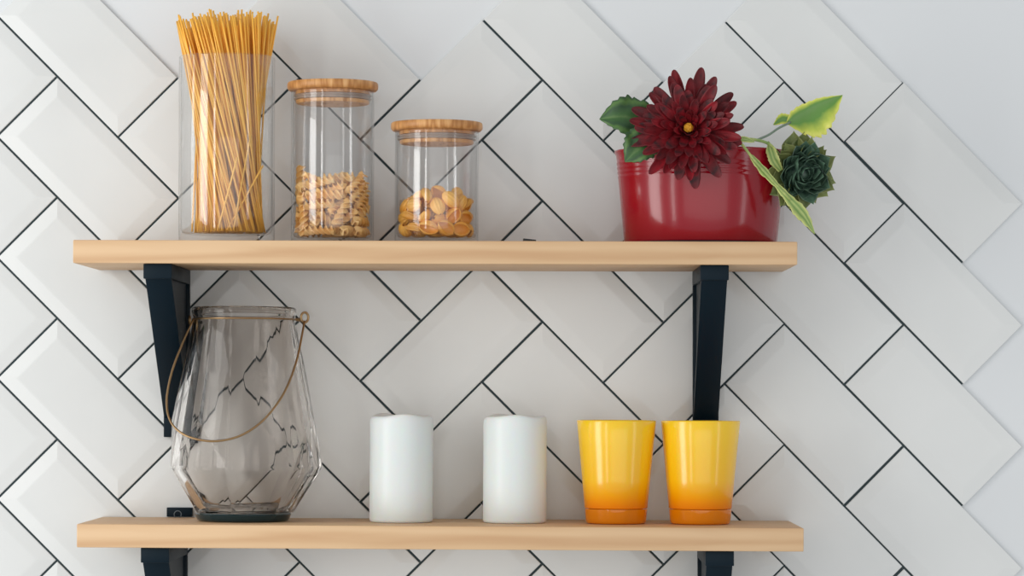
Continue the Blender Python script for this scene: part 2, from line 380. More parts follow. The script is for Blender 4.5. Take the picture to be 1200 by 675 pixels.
# ------------------------------------------------------------------ fusilli and shells (resting poses)
def fusilli_mesh(L, R0, turns, seed):
    r = random.Random(seed); bm = bmesh.new(); n = 26; th = 0.00075
    arms = 3; prof = []
    for a in range(arms):
        A = 2*PI*a/arms; d = Vector((math.cos(A), math.sin(A))); nrm = Vector((-d.y, d.x))
        A2 = A+PI/arms; v = Vector((math.cos(A2), math.sin(A2)))*0.0011
        prof += [d*R0*0.62-nrm*th, d*R0-nrm*th*1.15, d*R0*1.04, d*R0+nrm*th*1.15, d*R0*0.62+nrm*th, v]
    rings = []
    for i in range(n+1):
        t = i/n; tw = turns*2*PI*t; c, s = math.cos(tw), math.sin(tw); bx = 0.0010*math.sin(PI*t)
        rings.append([bm.verts.new((p.x*c-p.y*s+bx, p.x*s+p.y*c, (t-.5)*L)) for p in prof])
    m = len(prof)
    for a, b in zip(rings, rings[1:]):
        for j in range(m): bm.faces.new((a[j], a[(j+1) % m], b[(j+1) % m], b[j]))
    bm.faces.new(rings[0][::-1]); bm.faces.new(rings[-1]); bmesh.ops.recalc_face_normals(bm, faces=bm.faces)
    me = bpy.data.meshes.new('fusilli'); bm.to_mesh(me); bm.free(); me.materials.append(M_pasta)
    for p in me.polygons: p.use_smooth = len(p.vertices) == 4
    me.set_sharp_from_angle(angle=math.radians(50)); return me
def shell_mesh(L, R0, open_deg, seed):
    bm = bmesh.new(); nu, nv = 16, 40; half = math.radians(180-open_deg/2)
    def pt(u, v, off):
        e = math.sin(PI*min(max(u, .015), .985))**0.5
        ang = (v*2-1)*half
        rr = R0*e*(1+0.0)+0.0  ; curl = 1-0.20*abs(v*2-1)**5
        ridge = 0.00048*math.sin(v*2*PI*9)*e if off == 0 else 0.0
        q = (rr*curl+ridge-off*min(1, e*1.2))
        return Vector((q*math.sin(ang), -q*math.cos(ang)*0.86, (u-.5)*L*(1-.0)+(off*1.1 if u < .5 else -off*1.1)*(1-e)))
    O = [[bm.verts.new(pt(i/nu, j/nv, 0)) for j in range(nv+1)] for i in range(nu+1)]
    I = [[bm.verts.new(pt(i/nu, j/nv, .0011)) for j in range(nv+1)] for i in range(nu+1)]
    for i in range(nu):
        for j in range(nv):
            bm.faces.new((O[i][j], O[i][j+1], O[i+1][j+1], O[i+1][j])); bm.faces.new((I[i][j], I[i+1][j], I[i+1][j+1], I[i][j+1]))
        for j in (0, nv): bm.faces.new((O[i][j], O[i+1][j], I[i+1][j], I[i][j]))
    for i in (0, nu):
        for j in range(nv): bm.faces.new((O[i][j], O[i][j+1], I[i][j+1], I[i][j]))
    bmesh.ops.recalc_face_normals(bm, faces=bm.faces)
    me = bpy.data.meshes.new('pasta_shell'); bm.to_mesh(me); bm.free(); me.materials.append(M_shell)
    for p in me.polygons: p.use_smooth = True
    me.set_sharp_from_angle(angle=math.radians(60)); return me
FM = [fusilli_mesh(.034, .0056, 1.6, 1), fusilli_mesh(.031, .0056, 1.45, 2), fusilli_mesh(.036, .0054, 1.75, 3)]
SM = [shell_mesh(.0220, .0092, 120, 1), shell_mesh(.0205, .0090, 140, 2), shell_mesh(.0230, .0087, 105, 3)]
FUS = [(0.0135,-0.0347,0.0502,-0.32,-2.71,1.02), (-0.0372,0.0011,0.0427,2.65,-0.1,-0.23), (-0.032,-0.0205,0.0422,0,0,0.02), (-0.0248,0.0259,0.0507,-0.92,0.17,2.47), (0.0337,-0.0092,0.0304,-1.57,1.96,-0.27), (0.0272,0.0268,0.0426,0.08,0.04,-2.82), (0.0114,0.0272,0.0304,1.57,-0.39,0.71), (0.01,-0.0241,0.0581,-2.12,0.13,2.17), (0.0243,0.0085,0.0304,-1.57,1.96,-0.87), (0.0241,0.0012,0.0455,1.22,-0.41,2.33), (-0.0277,0.0218,0.0368,-0.82,2.19,-0.02), (-0.0125,-0.0326,0.0304,-1.57,-1.18,-1.94), (0.0194,-0.0211,0.0304,-1.57,-0.39,-0.27), (-0.003,0.0257,0.0304,1.57,-1.96,0.58), (-0.0225,-0.0141,0.0363,-1.94,-0.23,0.43), (0.0017,0.0003,0.0304,1.57,0.39,-2.44), (0.0325,-0.0126,0.0411,-1.57,-1.96,-0.37), (-0.0231,0.0144,0.0304,-1.57,0.39,2.04), (-0.0245,-0.0079,0.0454,-1.47,-0.79,1.62), (-0.0035,-0.0291,0.0397,-0.49,-0.81,1.12), (0.0227,0.0124,0.0412,1.63,-0,-1.19), (0.0075,0.0252,0.0411,-1.57,1.96,-0.91), (-0.0053,0.0288,0.0411,-1.57,1.18,-0.91), (-0.0002,-0.0067,0.0458,-2.04,-0.85,0.39), (0.0152,-0.0209,0.0459,0.96,0.33,0.88), (-0.0066,0.0127,0.0518,1.61,-0.37,-1.69), (-0.0225,0.0039,0.0464,-0.03,-0.38,0.27), (-0.0089,-0.0176,0.0421,-0.08,-0.64,1.12), (0.0232,-0.0112,0.0518,1.72,-1.29,-1.69), (0.0088,0.0284,0.0519,-1.57,0.39,-2.29), (-0.015,-0.0022,0.0635,0.43,0.7,-2.4), (-0.0243,-0.0097,0.0569,-1.55,0.55,1.32), (0.0224,0.0096,0.0544,1.07,-2.02,-0.38), (0.0026,0.0214,0.0577,-1.94,0.34,1.03), (-0.0257,0.0252,0.0667,-0.54,2.43,0.07), (-0.0124,-0.0326,0.0598,-1.41,-1.94,1.06), (0.0257,-0.0027,0.0585,1.18,1.04,-1.7), (-0.0061,0.0121,0.0627,1.56,1.23,0.62), (-0.0349,-0.0028,0.0674,1.73,-2.69,0.02), (-0.013,-0.0233,0.0674,0.49,1.31,-2.52), (0.0253,0.0058,0.0651,1.62,0.51,1.69), (-0.0137,0.0061,0.0712,-2.84,0.93,-0.44), (-0.0096,0.0335,0.0699,-2.05,0.2,-1.45), (-0.0013,-0.0345,0.0718,1.46,0.72,-1.68), (0.0084,-0.0114,0.0735,-1.52,-0.93,0.3), (-0.0059,0.0234,0.0721,1.89,-0.26,1.73), (-0.0277,0.0014,0.0828,1.2,2.26,-1.04), (-0.0073,-0.0115,0.0675,0.68,-1.09,-0.59), (0.0346,-0.0089,0.0669,0.63,2.35,-1.04), (0.0229,0.0265,0.0657,-1.27,0.5,-2.15), (-0.0028,0.0352,0.079,1.14,0.19,-1.58), (0.0317,-0.0167,0.0751,0.85,0.46,2.3), (0.0196,0.0081,0.0767,-1.75,-1.49,0.11), (0.0098,0.024,0.0789,-1.09,0.13,-0.27), (-0.0236,-0.0107,0.0836,1.27,-0.63,2.58), (0.0025,-0.0276,0.0801,1.28,0.8,0.74), (0.0285,0.0027,0.0842,-0.01,1.38,-2.02), (-0.0131,0.0235,0.0855,1.9,0.57,1.79), (-0.0237,-0.0106,0.095,1.4,0.84,1.85), (-0.0162,-0.0172,0.0885,0.23,1.31,-2.37), (0.0281,-0.0221,0.0841,-0.64,0.71,0.08), (0.0052,0.0079,0.0838,-1.91,-0.55,1.38), (-0.0372,0.0087,0.0887,0.06,0.13,1.77), (-0.012,-0.0326,0.0852,-1.88,-0.67,1.41), (0.0188,0.0177,0.0899,-2.2,-0.82,-0.46), (0.0094,0.0245,0.0932,-1.44,-0.32,-1.03), (0.0066,-0.0076,0.087,1.31,2.7,0.62), (-0.0201,-0.0272,0.1012,1.29,-0.56,-2.14), (0.0224,0.0139,0.1003,-0.01,-1.05,0.39), (-0.0083,0.0317,0.0934,0.21,2,0.34), (-0.026,0.0011,0.0946,-1.32,0.68,-0.97), (0.0088,-0.0266,0.091,-1.6,0.07,1.31), (0.0244,-0.0096,0.0982,1.07,1.2,-0.54), (-0.0131,0.029,0.1072,1.3,-0.69,-0.75), (-0.0254,-0.0044,0.104,1.37,-0.72,2.03), (-0.003,-0.0276,0.1007,2.5,-1.41,-0.11), (0.0119,-0.0128,0.1,1.74,-2.73,-0.01), (-0.0147,0.0187,0.098,-1.8,-0.46,2.11), (-0.0137,0.0143,0.1083,-1.28,0.69,-0.88), (0.0005,-0.0021,0.1,-1.13,-1.03,-0.35), (0.0318,-0.0159,0.1071,-2.17,0.34,-0.69), (0.0357,0.0082,0.1007,-0.57,-0.44,-0.36)]
SHL = [(0.0283,-0.0214,0.0328,1.24,0,-0.79), (0.0023,0.0357,0.0326,-1.38,-0.57,1.61), (-0.024,0.0265,0.0331,-1.03,0.51,2.45), (-0.0332,0.0097,0.0324,-1.7,-0,2.16), (0.0342,0.0119,0.0331,-1.1,1.19,0.97), (-0.0255,0.0253,0.0491,-1.82,0.38,-0.7), (-0.0343,-0.0094,0.0331,-1.05,-2.62,-0.52), (-0.024,-0.0275,0.0592,-1.68,-0.98,1.04), (-0.0036,0.0123,0.0326,-1.38,2.57,-0.38), (-0.0104,0.0251,0.041,1.85,0.88,-0.11), (-0.0243,-0.0252,0.0324,-1.41,-0,1.37), (0.0123,-0.0344,0.0338,-0.24,1.04,-2.85), (0.0334,-0.0142,0.0457,-2.2,-1.03,-0.01), (0.0206,0.0287,0.0332,-1.7,1.22,0.28), (-0.0077,-0.0356,0.0335,-2,-0.9,-1.25), (-0.0071,-0.0191,0.0326,-1.76,0.57,-2.35), (0.0285,-0.0042,0.0326,1.76,-0.57,-1.68), (0.002,-0.008,0.0478,-1.71,-0.56,-0.09), (-0.0183,-0.002,0.0324,1.41,0,-0.46), (0.0116,-0.0175,0.0328,1.75,-0.35,-0.77), (0.0157,0.0081,0.0331,1.08,-1.18,-1.12), (0.0078,0.0216,0.0412,1.57,0.24,0.91), (-0.0351,-0.0002,0.0458,-1.23,-2.28,0.33), (0.0016,-0.0041,0.0326,1.38,-0.57,1.94), (0.0311,0.0034,0.0461,1.14,-0.6,1.55), (-0.0032,0.0117,0.0481,-1.85,2.58,-0.23), (-0.0301,-0.0189,0.0467,-1.82,-0.21,-2.06), (0.0025,-0.0271,0.044,1.51,-0.85,-0.38), (0.0182,-0.0076,0.0452,-1.06,-2.59,-0), (0.0286,0.0201,0.0473,0.22,1.11,0.1), (-0.0141,-0.0108,0.0456,1.75,-0.09,2.86), (-0.0132,-0.0316,0.0479,-0.91,2.58,0.69), (0.0135,0.0075,0.0506,-1.89,-0.25,-0.77), (0.0002,0.0362,0.0492,0.51,-0.87,-0.89), (-0.0345,-0.0114,0.0614,-0.62,2.46,1.18), (0.0024,-0.0358,0.0581,-0.56,-0.14,0.43), (0.036,-0.0043,0.0602,-1.08,-0.81,-0.73), (0.0178,0.0312,0.0504,-2.67,0.05,0.62), (-0.0211,0.0094,0.0439,-1.72,0.05,-1.82), (0.0202,-0.0284,0.0474,-0.77,-0.33,-2.6), (0.0307,0.0126,0.0616,2.01,-0.21,-0.98), (-0.014,0.0313,0.0591,0.85,-2.99,0.58), (-0.0227,-0.0025,0.0566,-2.3,0.94,-0.18), (-0.0065,-0.0203,0.057,-1.72,-0.38,-2.13), (0.0206,-0.0043,0.0612,-0.36,2.55,0.64), (0.0064,0.0232,0.0585,1.32,2.79,0.07), (-0.0169,-0.0152,0.0693,-1.37,-0.18,-1.27), (0.0169,-0.0323,0.0655,0.29,2.36,0.58), (0.0274,-0.0199,0.0613,0.36,-2.7,-0.8), (-0.0259,0.0229,0.0657,-0,2.02,-1.41), (-0.0075,-0.001,0.0585,-0.12,1.25,-1.26), (-0.0115,-0.0329,0.0697,-0.41,0.79,1.25), (0.0222,0.0083,0.0739,-0.36,1.28,0.73), (-0.0109,0.016,0.0618,0.33,-0.77,2.88), (-0.035,0.0092,0.0591,-0.42,2.9,0.72), (0.0107,-0.0194,0.0573,1.26,-2.06,0.25), (0.0059,0.006,0.0648,-2.08,0.44,0.75), (0.0213,0.0245,0.0683,1.3,0.13,2.25), (-0.0202,0.0052,0.0697,1.65,0.02,1.49), (0.0032,-0.0254,0.0731,-0.86,0.57,2.87), (0.0036,-0.009,0.0705,-0.59,-1.27,0.4), (0.0071,0.035,0.0706,-1.44,-0.56,-1.66)]
for i, p in enumerate(FUS):
    if p[2]-.025 > .0665: continue
    o = bpy.data.objects.new('fusilli', FM[i % 3]); C.objects.link(o)
    o.location = J2+Vector((p[0], p[1], p[2]-.025+.0092)); o.rotation_euler = p[3:]
    tag(o, 'dry spiral fusilli piece in the heap inside the medium lidded jar', 'pasta', 'fusilli in the medium jar')
OPEN = min(range(len(SHL)), key=lambda k: (SHL[k][0]-.026)**2+(SHL[k][1]+.028)**2+(SHL[k][2]-.025-.011)**2)
for i, p in enumerate(SHL):
    o = bpy.data.objects.new('pasta_shell', SM[i % 3]); C.objects.link(o)
    o.location = J3+Vector((p[0], p[1], p[2]-.025+.0092)); o.rotation_euler = p[3:]
    if i == OPEN:
        o.data = SM[1]; o.rotation_euler = Matrix(((0, -.0, 1), (0, -1, 0), (1, 0, 0))).to_euler()
        o.rotation_euler.rotate(Euler((.25, .12, .2)))
        tag(o, 'open pasta shell showing its hollow to the camera at the short jar lower right', 'pasta'); continue
    tag(o, 'dry ridged shell pasta piece in the heap inside the short lidded jar', 'pasta', 'shell pasta in the short jar')

# ------------------------------------------------------------------ smoky faceted glass lantern
JL = on(S2, 284.8, 0.0945)
lan = thing('glass_lantern', 'smoky grey faceted glass lantern with a thin brass wire handle, on the lower shelf', 'lantern', JL, (0, S2['ang'], 0))
def facet_shell(inset, hb, ht):
    n = 7; a0 = math.radians(-7.1-90); st = 2*PI/n
    R_ = [(0.0575, 0.0095, 0.0), (0.0905, 0.0620, 0.0), (0.0815, 0.116, 0.5), (0.0712, 0.168, 0.0), (0.0590, 0.2235, 0.5)]
    rings = []
    for k, (r, h, o) in enumerate(R_):
        r -= inset; h = max(h, hb) if k == 0 else h
        m = n if k < 4 else n*4
        if k == 4: rings.append([(r*math.cos(a0+st*(j/4+.0)), r*math.sin(a0+st*(j/4)), h) for j in range(m)])
        else: rings.append([(r*math.cos(a0+st*(j+o)), r*math.sin(a0+st*(j+o)), h) for j in range(m)])
    return rings, n
def build_lantern_glass():
    bm = bmesh.new()
    def surf(inset, hb, flip):
        rings, n = facet_shell(inset, hb, 0); V = [[bm.verts.new(p) for p in r] for r in rings]; F = []
        def f(*v): F.append(bm.faces.new(v if not flip else v[::-1]))
        b, w_, m1, m2, nk = V
        for j in range(n):
            k = (j+1) % n
            f(b[j], b[k], w_[k], w_[j])                               # trapezoids under the widest line
            f(w_[j], w_[k], m1[j]); f(m1[j], w_[k], m2[k]); f(w_[k], m1[k], m2[k])            # m1[j] sits between j and k
            q = [nk[(4*j+i) % (4*n)] for i in range(5)]
            f(m1[j], m2[k], q[2]); f(m2[j], m1[j], q[2])
            f(m2[j], q[2], q[1]); f(m2[j], q[1], q[0]); f(m2[k], q[4], q[3]); f(m2[k], q[3], q[2])
        return b, nk
    bo, no = surf(0, 0, False); 
    M28 = 28; inner = []
    for r, z in ((0.0480, 0.0125), (0.0510, 0.0140), (0.0782, 0.0595), (0.0784, 0.0640), (0.0716, 0.1160), (0.0628, 0.1680), (0.0545, 0.2200)):
        inner.append([bm.verts.new((r*math.cos(math.radians(-97.1)+2*PI*j/M28), r*math.sin(math.radians(-97.1)+2*PI*j/M28), z)) for j in range(M28)])
    for a_, b_ in zip(inner, inner[1:]):
        for j in range(M28): bm.faces.new((a_[j], b_[j], b_[(j+1) % M28], a_[(j+1) % M28]))
    bi, ni = inner[0], inner[-1]
    bm.faces.new(bo[::-1]); bm.faces.new(bi)
    N4 = len(no)
    def ring(r, h): return [bm.verts.new((r*math.cos(math.radians(-97.1)+2*PI*j/N4), r*math.sin(math.radians(-97.1)+2*PI*j/N4), h)) for j in range(N4)]
    prev = no
    for r, h in ((0.0568, 0.2290), (0.0568, 0.2310), (0.0588, 0.2345), (0.0598, 0.2385), (0.0592, 0.2420), (0.0572, 0.2436), (0.0548, 0.2425), (0.0538, 0.2385), (0.0536, 0.2300)):
        c = ring(r, h)
        for j in range(N4): bm.faces.new((prev[j], prev[(j+1) % N4], c[(j+1) % N4], c[j]))
        prev = c
    for j in range(N4): bm.faces.new((prev[j], prev[(j+1) % N4], ni[(j+1) % N4], ni[j]))
    bmesh.ops.recalc_face_normals(bm, faces=bm.faces)
    sharp = [e for e in bm.edges if len(e.link_faces) == 2 and e.calc_face_angle(0) > math.radians(9) and all(v.co.z < 0.2240 for v in e.verts) and min(math.hypot(v.co.x, v.co.y)-0 for v in e.verts) > .055 and e.calc_length() > .02]
    bmesh.ops.bevel(bm, geom=sharp, offset=0.0016, segments=3, affect='EDGES', profile=0.5, clamp_overlap=True)
    return bm
g = obj('glass_body', build_lantern_glass(), M_smoke, lan, True); smooth_by_angle(g, 60)
gb = obj('glass_base', lathe([(0, 0.001), (0.047, 0.001), (0.0495, 0.0), (0.0518, 0.0012), (0.0535, 0.0042), (0.0548, 0.0080), (0.0540, 0.0093), (0, 0.0093)], 56), M_smokebase, lan, True)
smooth_by_angle(gb, 50)
# brass collar, ear loops and handle
pts = [Vector((0.0582*math.cos(a), 0.0582*math.sin(a), 0.2300)) for a in [2*PI*i/64 for i in range(64)]]
col_ = obj('wire_collar', tube(pts, 0.0010, 8, closed=True), M_brass, lan, True)
def loop(c, r, tilt):
    return [Vector((c[0]+r*math.cos(a)*math.cos(tilt), c[1]+r*math.cos(a)*math.sin(tilt), c[2]+r*1.25*math.sin(a))) for a in [2*PI*i/20 for i in range(20)]]
obj('ear_loop', tube(loop((0.0690, 0.0, 0.2325), 0.0046, 0.5), 0.0014, 8, closed=True), M_brass, col_, True)
obj('ear_loop', tube(loop((-0.0612, -0.010, 0.2285), 0.0034, 1.9), 0.0011, 8, closed=True), M_brass, col_, True)
tw = [Vector((0.0585+0.0070*i/24, 0.0014*math.cos(i*1.0), 0.2300+0.0014*math.sin(i*1.0))) for i in range(25)]
obj('wire_twist', tube(tw, 0.0008, 6), M_brass, col_, True)
hp = [(226, 373, .105), (212, 404, .118), (200, 438, .135), (194.5, 470, .150), (199, 494, .166), (214, 509, .178), (238, 516.5, .1855), (262, 516, .1865), (286, 508, .1835), (310, 490, .174), (332, 460, .156), (346, 424, .133), (353, 390, .112), (355.5, 376, .100)]
hpl = [P(*q)-JL for q in hp]
h = obj('wire_handle', tube(spline(hpl, 70), 0.00125, 8), M_brass, lan, True)

# ------------------------------------------------------------------ candles
def candle(px, label, seed, ph):
    J = on(S2, px, 0.10)
    t = thing('pillar_candle', label, 'candle', J, (0, S2['ang'], 0), 'white pillar candles')
    n = 72; R0 = 0.0362; H = 0.1215; bm = bmesh.new(); rings = []
    prof = [(0, 0), (R0-.003, 0.0), (R0-.0012, .0006), (R0, .003), (R0, H*.35), (R0-.0002, H*.7), (R0, H-.010), (R0-.0004, H-.0035), (R0-.0016, H-.0008), (R0-.0032, H), (R0-.0060, H-.0015), (R0-.010, H-.006), (R0-.018, H-.010), (0, H-.011)]
    for r, z in prof:
        if r == 0: rings.append([bm.verts.new((0, 0, z))]); continue
        rg = []
        for i in range(n):
            a = 2*PI*i/n; k = min(1, max(0, (z-H*.75)/(H*.25)))
            wv = (0.0012*math.cos(a*2+ph)+0.0007*math.cos(a*3+ph*2.3)+0.0006*math.sin(a*5+ph))*k
            rg.append(bm.verts.new((r*math.cos(a), r*math.sin(a), z+wv)))
        rings.append(rg)
    for a, b in zip(rings, rings[1:]):
        for i in range(n):
            j = (i+1) % n
            if len(a) == 1: bm.faces.new((a[0], b[j], b[i]))
            elif len(b) == 1: bm.faces.new((a[i], a[j], b[0]))
            else: bm.faces.new((a[i], a[j], b[j], b[i]))
    bmesh.ops.recalc_face_normals(bm, faces=bm.faces)
    o = obj('wax_body', bm, M_wax, t, True)
    w_ = obj('wick', tube([Vector((0, 0, H-.0105)), Vector((.0004, 0, H-.007)), Vector((.0012, 0, H-.004))], .0007, 6), M_darkplastic, t, True)
candle(470, 'white pillar candle standing nearer the smoky lantern, left of the other candle', 1, 2.2)
candle(603, 'white pillar candle standing between the other candle and the yellow tumblers', 2, 2.6)

# ------------------------------------------------------------------ tumblers
M_cup = mat('yellow_orange_coated_glass', srgb(250, 190, 20), 0.22, Coat_Weight=0.35, Coat_Roughness=0.12, Subsurface_Weight=0.25, Subsurface_Scale=0.01)
tc = N(M_cup, 'ShaderNodeTexCoord'); sx = N(M_cup, 'ShaderNodeSeparateXYZ'); cr = N(M_cup, 'ShaderNodeValToRGB'); mr = N(M_cup, 'ShaderNodeMapRange')
mr.inputs['From Max'].default_value = 0.118; els = cr.color_ramp.elements
els[0].position = 0.14; els[0].color = srgb(244, 132, 4); els[1].position = 0.95; els[1].color = srgb(255, 204, 34)
e = els.new(0.26); e.color = srgb(252, 166, 4); e = els.new(0.42); e.color = srgb(253, 192, 18)
LK(M_cup, tc.outputs['Object'], sx.inputs[0]); LK(M_cup, sx.outputs['Z'], mr.inputs['Value']); LK(M_cup, mr.outputs[0], cr.inputs[0]); LK(M_cup, cr.outputs[0], BS(M_cup).inputs['Base Color'])
M_cupbase = mat('clear_orange_glass', srgb(255, 150, 10), 0.03, Transmission_Weight=0.4, IOR=1.45)
def tumbler(px, label, rz):
    J = on(S2, px, 0.105)
    t = thing('tumbler', label, 'glass', J, (0, S2['ang'], rz), 'yellow glass tumblers')
    Rb, Rt, H = 0.0342, 0.0452, 0.1175
    R_ = lambda z: Rb+(Rt-Rb)*z/H
    zb = 0.0175
    prof = [(0, zb), (R_(zb)-.006, zb-.0008), (R_(zb)-.001, zb-.0002), (R_(zb), zb+.0006), (R_(.05), .05), (R_(.09), .09), (Rt, H-.0012), (Rt-.0006, H-.0002), (Rt-.0014, H), (Rt-.0024, H-.0004), (Rt-.0028, H-.0016), (R_(.05)-.003, .05), (R_(.030)-.0032, .030), (R_(.022)-.008, .0225), (0, .0215)]
    b = obj('cup', lathe(prof, 80), M_cup, t, True); smooth_by_angle(b, 50)
    prof = [(0, .0030), (Rb-.010, .0022), (Rb-.0045, .0), (Rb-.0015, .0003), (Rb-.0002, .0018), (R_(.006), .006), (R_(.0168)-.0001, .0168), (R_(.0168)-.004, .01660), (0, .0170)]
    b = obj('glass_base', lathe(prof, 80), M_cupbase, t, True); smooth_by_angle(b, 50)
    b['label'] = 'clear orange thick glass base'
tumbler(721.8, 'yellow and orange glass tumbler beside the candle, left of its twin', 0)
tumbler(820.5, 'yellow and orange glass tumbler in front of the dark bracket, right of its twin', .7)

# ------------------------------------------------------------------ flower pot and artificial flowers
JP = on(S1, 821, 0.1)
pot = thing('potted_flower', 'red enamel pot with a crimson chrysanthemum and a green bud, right end of upper shelf', 'potted plant', JP, (0, S1['ang'], 0))
H = 0.1075; Rt, Rb = 0.0972, 0.0868; SYP = 0.80
def pr(z): return Rb+(Rt-Rb)*z/H
prof = [(0, .0030), (Rb-.006, .0030), (Rb-.003, .0012), (Rb-.001, .0018), (pr(.004), .004), (pr(.06), .06)]
for k in range(4):
    z = .0755+k*.0052; prof += [(pr(z), z), (pr(z)+.00045, z+.0013), (pr(z)+.00045, z+.0024), (pr(z), z+.0037)]
prof += [(pr(H-.006), H-.006), (pr(H-.004)+.0008, H-.0040), (pr(H)+.0014, H-.0022), (pr(H)+.0014, H-.0008), (pr(H)+.0004, H), (pr(H)-.0008, H-.0008), (pr(H)-.0014, H-.006), (pr(.06)-.0014, .06), (pr(.008)-.0014, .008), (0, .0065)]
b = obj('pot', lathe(prof, 112, 1, SYP), M_red, pot, True); smooth_by_angle(b, 60)
ft = obj('rubber_foot', lathe([(0, 0), (.088, 0), (.0905, .0006), (.0905, .0022), (.0880, .0028), (0, .0028)], 80, 1, SYP), M_darkplastic, pot, True); ft['label'] = 'thin black foot ring under the red pot'
fm = obj('foam_block', lathe([(0, .070), (.086, .070), (.0880, .080), (.084, .0850), (0, .0870)], 48, 1, SYP*.97), mat('dark_green_foam', srgb(44, 56, 38), .95), b, True)

def petal_mesh(name, L, Wd, cup, curl, pointed, m, thick=0.0005, base=0.35):
    bm = bmesh.new(); nu, nv = 12, 6
    def pt(i, j, o):
        u = 1-(1-i/nu)**1.6; v = j/nv*2-1
        if pointed: w_ = Wd*(base*(1-u)**.5+1.15*math.sin(PI*min(u*.86+.08, 1))**1.0)*(1-u**3*.97)*.62
        else: w_ = Wd*(base+(1-base)*math.sin(PI*.5*min(1, u/.62)))*math.sqrt(max(0, 1-max(0, (u-.62)/.38)**2.2))*.5
        x = u*L; z = curl*u*u*L; zc = cup*(v*v)*w_*1.6 + (0.12*w_*(1-abs(v)) if pointed else 0)
        return Vector((x, v*w_, z+zc-o))
    T = [[bm.verts.new(pt(i, j, 0)) for j in range(nv+1)] for i in range(nu+1)]
    B = [[bm.verts.new(pt(i, j, thick)) for j in range(nv+1)] for i in range(nu+1)]
    for i in range(nu):
        for j in range(nv):
            bm.faces.new((T[i][j], T[i+1][j], T[i+1][j+1], T[i][j+1])); bm.faces.new((B[i][j], B[i][j+1], B[i+1][j+1], B[i+1][j]))
        for j in (0, nv): bm.faces.new((T[i][j], B[i][j], B[i+1][j], T[i+1][j]))
    for i in (0, nu):
        for j in range(nv): bm.faces.new((T[i][j], T[i][j+1], B[i][j+1], B[i][j]))
    bmesh.ops.recalc_face_normals(bm, faces=bm.faces)
    me = bpy.data.meshes.new(name); bm.to_mesh(me); bm.free(); me.materials.append(m)
    for p in me.polygons: p.use_smooth = True
    return me
def frame(fwd):
    """matrix whose Z is fwd (the flower's facing)"""
    return fwd.to_track_quat('Z', 'Y').to_matrix()
def add_petal(name, me, parent, Mf, c, az, elev, rad, roll, sc):
    """az around the axis, elev above the flower's plane, rad offset of the root from the axis"""
    X = Vector((math.cos(az)*math.cos(elev), math.sin(az)*math.cos(elev), math.sin(elev)))
    Zv = Vector((-math.cos(az)*math.sin(elev), -math.sin(az)*math.sin(elev), math.cos(elev)))
    Y = Zv.cross(X); m = Matrix((X, Y, Zv)).transposed()
    m = m @ Matrix.Rotation(roll, 3, 'X')
    o = bpy.data.objects.new(name, me); C.objects.link(o); o.parent = parent
    mm = (Mf @ m).to_4x4()
    mm.translation = c+Mf @ Vector((math.cos(az)*rad, math.sin(az)*rad, 0)) 
    o.matrix_basis = mm @ Matrix.Scale(sc, 4)
    return o
PLm = [petal_mesh('petal', .050, .0135, .22, .10, False, M_petal, base=.28), petal_mesh('petal', .050, .0125, .32, .22, False, M_petal, base=.28), petal_mesh('petal', .050, .0150, .15, -.05, False, M_petal, base=.28)]
fc = P(807, 153, 0.190)-JP
Ff = frame(Vector((-0.08, -1.0, 0.10)).normalized())
bm = lathe([(0, -.006), (.007, -.004), (.010, .002), (.0085, .008), (.004, .0105), (0, .011)], 20)
head = obj('flower_head', bm, M_petal, pot, True); head.matrix_basis = Matrix.Translation(fc) @ Ff.to_4x4(); head['label'] = 'large crimson chrysanthemum bloom facing the camera'
R = random.Random(8)
I3 = Matrix.Identity(3); Z3 = Vector((0, 0, 0))
layers = [(19, .061, 0.02, .006, -.002, .80), (19, .054, 0.20, .006, .001, .95), (17, .046, 0.40, .0058, .003, .95), (15, .038, 0.62, .0052, .004, .9), (13, .030, 0.85, .0045, .005, .9), (10, .021, 1.08, .004, .006, .95)]
cnt = 0
for n, ln, el, rad, dz, ws in layers:
    a0 = R.uniform(0, 6)
    for i in range(n):
        az = a0+2*PI*i/n+R.gauss(0, .07); s = ln/.050*R.uniform(.84, 1.08)
        if ln > .05: s *= 1.0+0.07*math.sin(az)*1.0
        o = add_petal('petal', PLm[R.randrange(3)], head, I3, Vector((0, 0, dz)), az, el+R.gauss(0, .08), rad, R.gauss(0, .18), 1)
        o.scale = (s, s*.55+.42*ws, s); cnt += 1
bm = bmesh.new(); R = random.Random(2)
bmesh.ops.create_icosphere(bm, subdivisions=3, radius=.0052)
for v in bm.verts: v.co *= 1+R.uniform(-.12, .12); v.co.z *= .8
fcn = obj('flower_centre', bm, M_yel, head, False, (0, 0, .0175)); fcn['label'] = 'small yellow centre of the crimson bloom'

